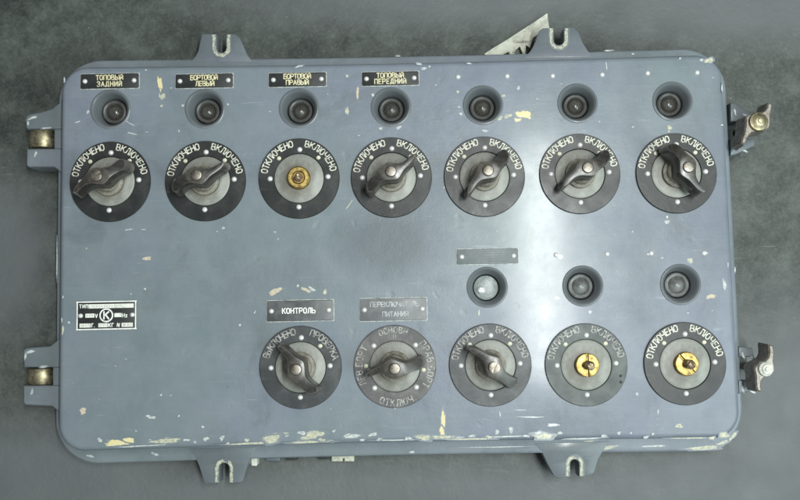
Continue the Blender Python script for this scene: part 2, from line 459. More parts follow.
# chips: (x, y, w, h, kind, angle) in survey pixels; each an irregular flake a tenth of a millimetre proud
CH = dict(y=1, c=2, w=3, t=4)
def chip(bm, x, y, w, h, kind, ang=0, z=.00006, plane=0.0, blob=.3):
    c = P(x, y, plane); n = 26
    w *= PX * .5 * 1.2; h *= PX * .5 * 1.2; a0 = rad(ang)
    ph = [RNG.uniform(0, 6.3) for _ in range(4)]
    zz = plane + z + RNG.uniform(0, .00004)
    def ring(k):
        out = []
        for i in range(n):
            t = 2 * pi * i / n
            q = k * (1 + blob * (.5 * sin(2 * t + ph[0]) + .4 * sin(3 * t + ph[1]) + .35 * sin(5 * t + ph[2])))
            # slightly square flakes
            e = .8; ux = math.copysign(abs(cos(t)) ** e, cos(t)); uy = math.copysign(abs(sin(t)) ** e, sin(t))
            px_, py_ = ux * w * q, uy * h * q
            out.append((c.x + px_ * cos(a0) - py_ * sin(a0), c.y + px_ * sin(a0) + py_ * cos(a0), zz))
        return out
    v0 = bm.verts.new((c.x, c.y, zz)); v0[fade] = 1
    r1 = [bm.verts.new(p) for p in ring(.55)]; r2 = [bm.verts.new(p) for p in ring(1)]
    for v in r1: v[fade] = .78
    for v in r2: v[fade] = -.35
    for i in range(n):
        j = (i + 1) % n
        bm.faces.new((v0, r1[i], r1[j])).material_index = CH[kind]
        bm.faces.new((r1[i], r2[i], r2[j], r1[j])).material_index = CH[kind]
CHIPS = [
 (160, 84, 5, 19, 'y', 8), (162, 96, 7, 9, 'c', 0), (161.5, 106, 3, 3, 'c', 0),
 (524, 114.5, 17, 10, 'y', -8), (518, 119, 9, 6, 'y', 0), (508, 116, 10, 4, 'c', 15), (500, 118, 8, 4, 'c', 30), (503, 96, 5, 3, 'c', 10),
 (443, 420, 5, 20, 'y', -6), (442, 431, 6, 9, 'y', 0), (443, 409, 2.5, 6, 'c', 0),
 (100, 440, 7, 6, 'w', -20), (117, 443, 32, 6, 'y', 0), (129, 440, 13, 6, 'y', 0), (166, 441, 32, 5.5, 'c', 0), (152, 441.5, 11, 5, 'c', 0), (170, 439, 12, 5, 'c', 0), (186, 440, 10, 3.5, 'w', 0),
 (195, 442, 4, 4, 'w', 30), (206, 439, 8, 6, 'w', 35), (222, 438, 7, 7, 'w', 40), (247, 440, 5, 4, 'c', 0), (228, 443, 4, 2, 'w', 0),
 (272, 439, 18, 10, 'c', 0), (277, 434.5, 24, 4, 'c', 8), (287, 435, 7, 5, 'w', 20), (311, 435, 26, 9, 'c', 0), (302, 433, 12, 6, 'w', -20), (322, 440, 9, 4, 'c', 0),
 (331, 441, 9, 4, 'w', 0), (352, 436, 20, 4, 'w', 0), (347, 435, 10, 3, 'w', 20), (373, 434.5, 14, 4, 'w', 10), (380, 439.5, 9, 4, 'w', 0), (362, 440, 8, 3, 'w', 0),
 (334, 431, 6, 3, 'w', 40), (408, 438.5, 9, 5, 'w', 0), (424, 437.5, 16, 7, 'c', 0), (443, 437, 22, 4, 'c', 0), (460, 437.5, 12, 2.5, 'w', 0), (472, 436, 9, 4, 'w', 0), (489, 437, 7, 3, 'c', 0),
 (497, 432, 5, 6, 'w', 20), (511, 430, 4, 10, 'w', 12), (506, 436.5, 34, 1.6, 'w', 0), (543, 436, 22, 7, 'c', 0), (538, 433, 10, 5, 'w', 20), (553, 425, 11, 4, 'w', 0), (560, 433, 5, 4, 'w', 0), (526, 436, 8, 3, 'w', 0),
 (604, 436, 7, 4, 'w', 10), (619, 433, 4, 5, 'w', 0), (631, 433, 3, 3, 'w', 0), (646, 437, 8, 3, 'w', 10), (653, 434, 4, 3, 'w', 20), (679, 426, 8, 5, 'c', 0),
 (724, 435, 10, 7, 'c', 10), (712, 438, 7, 3, 'c', 0),
 (83, 411, 8, 7, 't', 20), (151, 417, 13, 6, 'w', -15), (147, 258.5, 9, 5, 't', 0), (179, 416, 3, 3, 'w', 0), (161, 395, 3, 3, 'w', 0), (171, 395.5, 2.5, 2, 'w', 0), (136, 431, 3, 2, 'w', 0), (203, 427, 4, 4, 'w', 0),
 (275, 291.5, 14, 7, 't', 20), (306, 290, 12, 4, 't', -30), (312, 289, 10, 5, 'w', -40), (325, 292, 4, 6, 'c', 10), (298, 286, 4, 4, 'w', 30), (255, 312, 2, 6, 'w', -30), (240, 325, 3, 5, 'w', -40),
 (424, 68.5, 7, 5, 'w', 0), (419, 64, 9, 3, 'w', -15), (429.5, 66.5, 3, 3, 'w', 0), (299, 66.5, 11, 3, 'w', 12), (469, 63.5, 6, 2.5, 'w', 0), (347, 76, 4, 3, 'c', 0), (146, 70, 4, 2, 'w', 0),
 (709, 60.5, 10, 6, 'c', 0), (701.5, 60, 6, 4, 'w', 0), (713, 77.5, 3, 1.5, 'w', 0), (680, 58.5, 3, 3, 'w', 0), (633, 54, 3, 2, 'w', 0),
 (724.5, 285, 5, 18, 'w', 0), (711, 296.5, 10, 5, 't', 0), (705, 253, 8, 4, 'w', 0), (690, 260.5, 7, 5, 'c', 0), (688, 313, 3, 2, 'w', 0), (722, 88, 2, 12, 'w', 0), (649, 254, 7, 4, 'w', 20),
 (381, 128.5, 6, 4, 'w', 0), (399, 127.5, 8, 5, 'w', 20), (359, 135.5, 4, 2, 'w', 0), (357.5, 93, 3, 15, 't', 0), (373, 95, 4, 5, 'w', 20), (347, 111, 4, 10, 'c', 0), (270, 111.5, 3, 2, 'w', 0), (228, 104.5, 3, 3, 'w', 0),
 (127.5, 122, 7, 2, 'w', -30), (131, 124, 9, 2.2, 'w', -25), (132, 133.5, 14, 2, 'w', -12), (77.5, 122, 7, 2.4, 'w', 15), (183, 105.5, 5, 3.5, 'w', 0), (88, 112, 3.5, 6, 'w', -15), (102, 93, 3, 3, 'w', 0), (64.5, 80, 2.4, 7, 'w', 0), (171, 88, 3, 2, 'w', 0), (92, 105, 2, 6, 'w', -25), (179, 131, 2, 4, 'w', 0), (147, 132, 5, 1.2, 'w', 5),
 (518.5, 88, 3.5, 7, 'w', -35), (606.5, 66.5, 1.8, 12, 'w', 5), (485, 131, 8, 4, 'w', 0), (461, 114, 6, 4, 'w', -30), (458, 92, 4, 3, 'c', 0), (459, 107, 4, 2, 'w', 0),
 (669.5, 127.5, 5, 5, 'c', 0), (669, 131, 2, 4, 'c', 0), (633, 127, 3.5, 2.5, 'w', 0), (667, 222, 6, 7, 'w', 0), (667, 217, 3, 5, 'w', 0), (722, 125, 3, 3, 'w', 0),
 (129, 229.5, 12, 2, 'w', 8), (144, 229.5, 6, 1.5, 'w', 0), (223.5, 228, 5, 4, 'w', -20), (275, 232, 4, 3, 'w', 0), (278, 239, 3, 2, 'w', 0),
 (349, 205, 1.5, 14, 'c', -35), (63, 330, 2.5, 9, 'c', 0), (62, 320, 2, 6, 'w', 0), (69, 322.5, 3, 4, 'w', 0), (63, 297, 2, 4, 'w', 0), (145, 289, 4, 3, 'w', 0), (131, 294, 3, 2, 'w', 0), (115.5, 366, 2.4, 2, 'w', 0), (126, 359, 2, 2, 'w', 0),
 (395, 407.5, 5, 4, 'w', 0), (399, 404, 3, 4, 'w', 0), (557, 298, 5, 4, 'c', 0), (590, 312, 5, 4, 'w', -60), (534, 255, 1.6, 16, 'w', 10), (479, 313, 2, 6, 'c', 0), (637, 394, 4, 4, 'w', 0), (658, 412, 1.8, 9, 'w', -5),
 (530, 417, 22, 1.2, 'w', -3), (520, 410, 12, 1, 'w', -2), (500, 414, 1.4, 7, 'w', 5), (735, 270, 1.6, 8, 'w', 0), (728, 265, 1.4, 9, 'w', 0), (560, 256.5, 8, 7, 'w', 0), (662, 258, 3, 3, 'w', 0)]
CHIPS += [(250, 443.5, 60, 2, 'c', 1), (310, 442, 50, 2.2, 'c', 0), (396, 440, 40, 1.6, 'w', 0), (140, 446, 50, 1.6, 'w', 2), (470, 439, 60, 1.8, 'c', 0), (585, 438.5, 40, 1.4, 'w', 0), (690, 438, 40, 1.4, 'c', 0)]
for q in CHIPS:
    if q[4] == 'w' and q[2] < 20: q = (q[0], q[1], q[2] * .8, q[3] * .72, *q[4:])
    chip(bm, *q)
for _ in range(22):
    x, y = RNG.uniform(66, 720), RNG.uniform(70, 430)
    chip(bm, x, y, RNG.uniform(1, 2.6), RNG.uniform(.8, 2.2), RNG.choice('wcct'), RNG.uniform(-60, 60))
lid = obj('lid', bm, [M['paint'], M['chip_yellow'], M['chip_cream'], M['chip_white'], M['chip_tan']], board, angle=28)
lid["label"] = "blue-grey painted lid with yellow and white chips along its bottom edge"

# lower body with its flange
bm = bmesh.new(); fade = bm.verts.layers.float.new("fade")
FLG = offset(LID, .0142)
slab(bm, FLG, FLZ, -.042, .0022)
body = offset(LID, .003)
loft(bm, [[(p.x, p.y, z) for p in body] for z in (-.0421, FLOOR)], False, True)
for q in [(703, 448, 40, 4.5, 'c', 4), (722, 443, 16, 4, 'c', 22), (733, 436, 12, 4, 'c', 50), (155, 454, 9, 3, 'w', -25), (90, 456, 10, 2.5, 'w', -8), (412, 452, 5, 3, 'w', 0), (545, 450, 8, 2.5, 'w', 20),
          (495, 447, 60, 1.2, 'w', 0), (609, 50.6, 10, 1.6, 'w', 5), (606, 448, 26, 4, 'c', 8), (590, 441.5, 12, 2, 'c', 0), (398, 56, 6, 1.4, 'w', 0), (655, 446, 30, 2, 'w', 0), (57, 260, 1.6, 40, 'w', 0)]:
    chip(bm, *q, plane=FLZ)
base = obj('base', bm, [M['paint_base'], M['chip_yellow'], M['chip_cream'], M['chip_white'], M['chip_tan']], board, angle=30)
bm = bmesh.new()
loft(bm, [[(p.x, p.y, z) for p in offset(LID, -.0022)] for z in (-.027, -.0301)])
obj('gasket', bm, M['dark'], board)

# mounting lugs with an open slot, worn to the primer round the slot
LZ = FLZ + .0003
def lug(pts, slot, up, worn=1.0, ring=True):
    """pts: outline corners (survey px) from left base to right base; slot: x0, x1, y of its closed end"""
    x0, x1, ye = slot
    kk = next(i for i in range(len(pts)) if pts[i][0] > (x0 + x1) / 2); tip = (pts[kk - 1][1] + pts[kk][1]) / 2
    bm = bmesh.new(); fade_ = bm.verts.layers.float.new("fade")
    c = (x0 + x1) / 2; hw = (x1 - x0) / 2; sg = -1 if up else 1     # image y grows downwards
    arcp = [(c + hw * cos(a), ye + (hw if up else -hw) * 0 - sg * hw * sin(a)) for a in [pi * k / 10 for k in range(11)]]   # right to left round the closed end
    k = next(i for i in range(len(pts)) if pts[i][0] > c)
    q = pts[:k] + [(x0, tip)] + list(reversed(arcp)) + [(x1, tip)] + pts[k:]
    w3 = [Vector(P(x, y, LZ)[:2]) for x, y in q]
    area = sum(a.x * b.y - b.x * a.y for a, b in zip(w3, w3[1:] + w3[:1]))
    if area < 0: w3.reverse()
    slab(bm, w3, LZ, FLZ - .0135, .0007, steps=2)
    # raised worn ring: an arch of bare primer round the slot
    def arch(off):
        a = [(x1 + off, tip - sg * .6)] + [(c + (hw + off) * cos(t), ye - sg * (hw + off) * sin(t)) for t in [pi * i / 14 for i in range(15)]] + [(x0 - off, tip - sg * .6)]
        return [P(x, y, LZ + .00025) for x, y in a]
    if ring:
        A, B = arch(.9), arch(.9 + 5.2 * worn)
        va, vb = [bm.verts.new(p) for p in A], [bm.verts.new(p) for p in B]
        vm = [bm.verts.new((Vector(a) + Vector(b)) / 2) for a, b in zip(A, B)]
        for i, v in enumerate(vm): v[fade_] = .75 if i not in (6, 7, 8) or up else .25
        for v in va: v[fade_] = .5
        for v in vb: v[fade_] = -.3
        for i in range(len(va) - 1):
            bm.faces.new((va[i], vm[i], vm[i + 1], va[i + 1])).material_index = 1
            bm.faces.new((vm[i], vb[i], vb[i + 1], vm[i + 1])).material_index = 1
    bmesh.ops.recalc_face_normals(bm, faces=bm.faces)
    o = P(c, (tip + ye) / 2, LZ)
    return obj('mounting_lug', bm, [M['paint_base'], M['chip_cream']], board, o, angle=30)
lug([(190, 62.5), (195.5, 56), (198, 51), (201.5, 35.5), (203, 34), (235, 34), (240, 38), (244, 47), (247.5, 55), (253, 62)], (216.8, 226, 48), True)
lug([(524, 58), (530.5, 51), (535, 43), (539.5, 30.5), (543, 28), (574, 27.3), (578.5, 32), (583, 43), (588, 50.5), (594, 57)], (554, 563.8, 40), True)
lug([(188, 448), (196, 459), (199, 466), (204, 481.5), (206, 483.5), (241, 482.5), (243, 481), (248, 464), (252, 455), (258, 446.5)], (219.3, 229, 468), False, .9)
lug([(534, 443), (542, 452.5), (548, 465), (554, 476), (558, 478.5), (592, 475), (594.5, 472), (598, 460), (602, 453), (610, 441)], (570.4, 579, 464), False, .9)

# hinges on the left: two painted knuckles with a dull brass barrel between them
def knuckle(parent, pts, ztop, zbot):
    bm = bmesh.new()
    w3 = [Vector(P(x, y, ztop)[:2]) for x, y in pts]
    area = sum(a.x * b.y - b.x * a.y for a, b in zip(w3, w3[1:] + w3[:1]))
    if area < 0: w3.reverse()
    slab(bm, w3, ztop, zbot, .0016)
    return bm
def hinge(upper, lower, bx0, bx1, by0, by1):
    bm = knuckle(None, upper, -.0245, -.046)
    bm2 = knuckle(None, lower, -.0245, -.046)
    web = knuckle(None, [(bx1 + .7, by0 - 1), (64, by0 - 1), (64, by1 + 1), (bx1 + .7, by1 + 1)], -.0255, -.046)
    me = bpy.data.meshes.new("tmp"); web.to_mesh(me); web.free(); bm.from_mesh(me); bpy.data.meshes.remove(me)
    me = bpy.data.meshes.new("tmp"); bm2.to_mesh(me); bm2.free(); bm.from_mesh(me); bpy.data.meshes.remove(me)
    fd = bm.verts.layers.float.new("fade")
    global fade
    fade = fd
    for q in ([(upper[0][0] + 7, upper[0][1] + 2, 12, 3, 'w', 15), (upper[0][0] + 2.5, upper[0][1] + 6, 2.5, 8, 'w', 0), (upper[0][0] + 21, by0 - 1.5, 12, 2.4, 'w', 4), (lower[0][0] + 9, by1 + 6.5, 3, 7, 'w', -20)]):
        chip(bm, *q, plane=-.0245)
    o = P(upper[0][0], (by0 + by1) / 2, FLOOR)
    h = obj('hinge', bm, [M['paint_base'], M['chip_yellow'], M['chip_cream'], M['chip_white'], M['chip_tan']], board, o)
    # barrel along y
    a, b = P(bx0, by0, -.028), P(bx1, by1, -.028)
    r_ = (b.x - a.x) / 2; cx = (a.x + b.x) / 2; L = abs(a.y - b.y) - .0006; cy = (a.y + b.y) / 2
    bm = bmesh.new()
    prof = [(0, -L / 2), (r_ * .72, -L / 2), (r_ * .86, -L / 2 + L * .05), (r_ * .96, -L * .28), (r_, 0), (r_ * .96, L * .28), (r_ * .86, L / 2 - L * .05), (r_ * .72, L / 2), (0, L / 2)]
    lathe(bm, prof, seg=40)
    bmesh.ops.rotate(bm, verts=bm.verts, cent=(0, 0, 0), matrix=Matrix.Rotation(pi / 2, 3, 'X'))
    bmesh.ops.recalc_face_normals(bm, faces=bm.faces)
    bmesh.ops.scale(bm, verts=bm.verts, vec=(1, 1, .8))
    bmesh.ops.translate(bm, verts=bm.verts, vec=(cx, cy, -.0325))
    obj('hinge_barrel', bm, M['brass_dull'], h, (cx, cy, -.0325))
hinge([(25.5, 116), (30, 113.5), (40, 112), (52, 108.5), (57, 104), (64, 100), (64, 129), (26.5, 129), (25.2, 126)],
      [(26.5, 148.5), (64, 148.5), (64, 176), (58, 170), (54, 167), (28, 167), (26, 165)], 27, 53, 129.5, 148)
hinge([(23, 350), (26, 348), (34, 347.3), (50, 346), (56, 341), (62, 336), (62, 367.5), (23.5, 367.5)],
      [(23, 385.6), (62, 385.6), (62, 414), (56, 410), (52, 406.5), (24.5, 405), (22.8, 402)], 25, 51.5, 368, 385.3)

# swing-bolt latches on the right with wing nuts
def wingnut(bm, c, ang, L, ztop, zbot, r_boss, bend, L2=None):
    """S-shaped two-winged nut seen from above"""
    n = 26; L2 = L2 or L; left, right = [], []
    for i in range(n + 1):
        t = -1 + 2 * i / n; l = L if t > 0 else L2
        x = t * l; y = bend * sin(pi * t)
        wd = r_boss * math.exp(-(x / (r_boss * .95)) ** 2) + .0019 * (1 if abs(t) < .96 else .75)
        left.append(Vector((x, y + wd))); right.append(Vector((x, y - wd)))
    out = right + list(reversed(left))
    R2 = Matrix.Rotation(ang, 2)
    pts = [R2 @ p + Vector(c[:2]) for p in out]
    rings = [[(p.x, p.y, ztop - .0006) for p in offset(pts, -.0006)], [(p.x, p.y, ztop - .0012) for p in pts], [(p.x, p.y, zbot) for p in offset(pts, .0008)]]
    rings.insert(0, [(p.x, p.y, ztop) for p in offset(pts, -.0009)])
    v = loft(bm, rings, True, True)
def latch(cx, cy, wing_deg, Lw, Lw2, ears, nut_z, bend, bright, boss):
    bm = bmesh.new()
    for e in ears:
        w3 = [Vector(P(x, y, FLZ)[:2]) for x, y in e]
        area = sum(a.x * b.y - b.x * a.y for a, b in zip(w3, w3[1:] + w3[:1]))
        if area < 0: w3.reverse()
        slab(bm, w3, FLZ + .001, FLZ - .013, .0012)
    fd = bm.verts.layers.float.new("fade"); global fade; fade = fd
    for e in ears:
        x, y = e[0]; chip(bm, x + 5, y + 9, 2.4, 8, 'w', 12, plane=FLZ + .001); chip(bm, x + 15, y + 12, 6, 2, 'w', -30, plane=FLZ + .001)
    c = P(cx, cy, nut_z)
    h = obj('latch', bm, [M['paint_base'], M['chip_yellow'], M['chip_cream'], M['chip_white'], M['chip_tan']], board, (c.x, c.y, FLOOR))
    bm = bmesh.new(); wingnut(bm, c, rad(wing_deg), Lw, nut_z, nut_z - .017, boss, bend, Lw2)
    bmesh.ops.recalc_face_normals(bm, faces=bm.faces)
    obj('wing_nut', bm, M['bronze'], h, c)
    bm = bmesh.new()
    lathe(bm, [(0, .0052), (.0016, .0050), (.0020, .0042), (.0034, .0040), (boss * .62, .0030), (boss * .92, .0022), (boss * 1.0, .0006), (boss * 1.0, -.004)], c, 28)
    lathe(bm, [(.0033, -.0165), (.0033, -.040)], (c.x, c.y, nut_z), 20)
    bmesh.ops.recalc_face_normals(bm, faces=bm.faces)
    obj('swing_bolt', bm, M[bright], h, c)
    return h
latch(758, 122, 54, .0175, .0205, [[(730, 103), (735, 104), (757, 118), (757, 122), (730, 122)], [(730, 139), (752, 139), (755, 141), (754, 146), (737, 154), (730, 156)]], -.004, -.0022, 'brass_dull', .0074)
latch(765, 369, 73, .0185, .0170, [[(738, 346), (752, 348), (754, 357), (738, 357)], [(738, 380), (753, 381), (751, 391), (738, 394)]], -.006, -.0024, 'worn_rim', .0056)

# ------------------------------------------------------------------ indicator lamp sockets
def socket_bm():
    bm = bmesh.new()
    lathe(bm, [(LR + .0011, .00012), (LR + .0006, .0005), (LR - .0002, .0006), (LR - .0010, 0), (LR - .0018, -.0010), (.0116, -.0034), (.0106, -.0056), (.0101, -.0085), (.0099, -.0125), (.0098, -.019), (.0090, -.0203), (0, -.0205)], seg=56)
    bmesh.ops.recalc_face_normals(bm, faces=bm.faces)
    return bm
def bulb_bm():
    bm = bmesh.new()
    lathe(bm, [(0, -.0062), (.0014, -.0064), (.0032, -.0072), (.0050, -.0086), (.0060, -.0104)], seg=36)
    lathe(bm, [(.0058, -.0100), (.0068, -.0080), (.0080, -.0075), (.0089, -.0080), (.0095, -.0096), (.0096, -.019)], seg=40, mi=1)
    bmesh.ops.recalc_face_normals(bm, faces=bm.faces)
    return bm
sock0 = bulb0 = None
for i, c in enumerate(LC):
    if sock0 is None:
        bm = socket_bm(); bmesh.ops.translate(bm, verts=bm.verts, vec=c)
        s = sock0 = obj('lamp_socket', bm, M['socket'], board, c)
        bm = bulb_bm(); bmesh.ops.translate(bm, verts=bm.verts, vec=c)
        b = bulb0 = obj('bulb', bm, [M['glass'], M['bulb_rim']], s, c)
    else:
        s = inst(sock0, board, c)
        if i < 7: inst(bulb0, s, c, rz=i * 1.1)
        elif i > 7:
            bm = bulb_bm(); bmesh.ops.translate(bm, verts=bm.verts, vec=c); obj('bulb', bm, [M['dust_glass'], M['dust_glass']], s, c)
    if i == 7:
        s["label"] = "lamp recess closed by a pale frosted lens"
        bm = bmesh.new()
        lathe(bm, [(0, -.0086), (.006, -.0088), (.0090, -.0094), (.0094, -.0102)], c, 40)
        bmesh.ops.recalc_face_normals(bm, faces=bm.faces); obj('lens', bm, M['lens'], s, c)
        bm = bmesh.new(); cc = c + Vector((-.0034, -.0016, -.0088))
        lathe(bm, [(0, .0024), (.0016, .0020), (.0026, .0014), (.0032, .0004), (.0033, -.001)], cc, 20)
        for v in bm.verts: v.co.z += RNG.uniform(-.0004, .0004)
        bmesh.ops.recalc_face_normals(bm, faces=bm.faces); obj('bulb', bm, M['steel'], s, cc)

# ------------------------------------------------------------------ rivets shared mesh
bm = bmesh.new(); lathe(bm, [(0, .0011), (.0006, .00102), (.0011, .0007), (.00145, .0002), (.0015, -.0002)], seg=20)
bmesh.ops.recalc_face_normals(bm, faces=bm.faces)
RIV = bpy.data.meshes.new('rivet'); bm.to_mesh(RIV); bm.free(); RIV.materials.append(M['steel'])
RIV.polygons.foreach_set("use_smooth", [True] * len(RIV.polygons))
def rivet(parent, p, s=1.0, z=0.0):
    o = link('rivet', RIV, parent, (p[0], p[1], z)); o.scale = (s, s, s); return o
for x, y in ((458, 77), (507, 76.3), (552.5, 76), (602, 74.8), (647.5, 73.3), (697, 72.7), (607, 254), (556, 255), (651, 253.4), (704, 253.2)):
    rivet(board, P(x, y), 1.25)

# ------------------------------------------------------------------ rotary switches
RD = .0303
def handle_bm():
    """dark pointer handle: boss with a broad wing (+x) and a narrow wing (-x), wings dropping towards their tips"""
    bm = bmesh.new(); n = 40; top = []; 
    def prof(t):                                   # half width, axis offset, top height at t in [-1, 1]
        x = t * .0214
        boss = .0047 * math.exp(-(x / .0064) ** 2)
        if t > 0: wd = .0023 + .0020 * min(1, t * 1.15) ** 1.4
        else: wd = .0024 - .0004 * min(1, -t)
        e = max(0, (abs(t) - .74) / .26); tip = math.sqrt(max(.0, 1 - e * e * .985))
        y = -.0021 * sin(pi * t * .95)
        z = .0268 - (.0085 * max(0, t - .30) ** 1.3 if t > 0 else .0030 * max(0, -t - .3) ** 1.4)
        return x, (wd + boss) * tip, y, z
    levels = [(-.0007, 0.0), (-.0002, -.0002), (0.0, -.0008), (.0004, -.0075), (.0011, -.0150), (.0004, -.0162)]
    rings = []
    for off, dz in levels:
        a, b = [], []
        for i in range(n + 1):
            t = -1 + 2 * i / n
            x, wd, y, z = prof(t)
            sc = 1 + off / .0208
            w_ = max(.0002, wd + off)
            zz = z + dz
            a.append(Vector((x * sc, y - w_, zz))); b.append(Vector((x * sc, y + w_, zz)))
        rings.append(a + list(reversed(b)))
    vs = [[bm.verts.new(p) for p in r] for r in rings]; m = len(vs[0])
    for a, b in zip(vs, vs[1:]):
        for i in range(m):
            j = (i + 1) % m; bm.faces.new((a[i], b[i], b[j], a[j]))
    for ring, flip in ((vs[0], False), (vs[-1], True)):
        for i in range(n):
            q = (ring[i], ring[i + 1], ring[m - 2 - i], ring[m - 1 - i]); bm.faces.new(q if not flip else tuple(reversed(q)))
    bmesh.ops.recalc_face_normals(bm, faces=bm.faces)
    return bm
def mesh_of(name, bm, mat, angle=35):
    me = bpy.data.meshes.new(name); bm.to_mesh(me); bm.free(); me.materials.append(mat)
    me.polygons.foreach_set("use_smooth", [True] * len(me.polygons)); me.set_sharp_from_angle(angle=rad(angle)); return me
bm = bmesh.new()
lathe(bm, [(.0060, .0125), (.0080, .0112), (.0088, .0095), (.0090, .0062), (.0110, .0050), (.0113, .0014)], seg=40)
bmesh.ops.recalc_face_normals(bm, faces=bm.faces)
COLLAR_ME = mesh_of('collar', bm, M['collar'])
H_ME = mesh_of('handle', handle_bm(), M['handle'], 40)
bm = bmesh.new()   # slotted screw in the boss
lathe(bm, [(0, .0286), (.0026, .0286), (.0036, .0283), (.0041, .0276), (.0041, .0262)], seg=32)
bmesh.ops.recalc_face_normals(bm, faces=bm.faces)
SCREW_ME = mesh_of('screw', bm, M['steel_dirty'])
bm = bmesh.new()
for sgn in (-1, 1):                                # slot shown as a dark groove between two raised halves
    pts = []
    for k in range(17):
        a = -pi / 2 + pi * k / 16
        pts.append(Vector((sgn * (.00055 + (.0036) * cos(a)), .0040 * sin(a) * .9)))
    if sgn < 0: pts.reverse()
    slab(bm, pts, .0291, .0280, .0003, steps=2)
lathe(bm, [(0, .0284), (.0040, .0284), (.0042, .0262)], seg=28)
bmesh.ops.recalc_face_normals(bm, faces=bm.faces)
SLOT_ME = mesh_of('screw', bm, M['steel_dirty'])
bm = bmesh.new()
lathe(bm, [(RD * .615, -.0001), (RD * .605, .0012), (RD * .56, .0017), (0, .0019)], seg=64)
bmesh.ops.recalc_face_normals(bm, faces=bm.faces)
DISC_ME = mesh_of('centre_disc', bm, M['disc'])
bm = bmesh.new()
lathe(bm, [(0, .00055), (.0009, .0005), (.00155, .0001)], seg=16); bmesh.ops.recalc_face_normals(bm, faces=bm.faces)
bh = bmesh.new(); lathe(bh, [(0, .00006), (.0010, .00006), (.0011, .00001)], seg=14); bmesh.ops.recalc_face_normals(bh, faces=bh.faces)
HOLE_ME = mesh_of('screw_hole', bh, M['dark'])
DOT_ME = mesh_of('paint_dot', bm, M['cream'])
def brass_bm(slot):
    bm = bmesh.new()
    halves = (-1, 1) if slot else (0,)
    if slot:
        for sgn in halves:
            pts = []
            for k in range(25):
                a = -pi / 2 + pi * k / 24
                pts.append(Vector((sgn * (.0006 + .0080 * cos(a)), .0085 * sin(a))))
            if sgn < 0: pts.reverse()
            slab(bm, pts, .0062, .0018, .0007)
        lathe(bm, [(0, .0046), (.0084, .0046), (.0086, .0018)], seg=40)
    else:
        lathe(bm, [(.0040, .0050), (.0052, .0060), (.0074, .0060), (.0084, .0052), (.0087, .0040), (.0087, .0018)], seg=48)
        lathe(bm, [(0, .0046), (.0041, .0046)], seg=40)
    bmesh.ops.recalc_face_normals(bm, faces=bm.faces); return bm

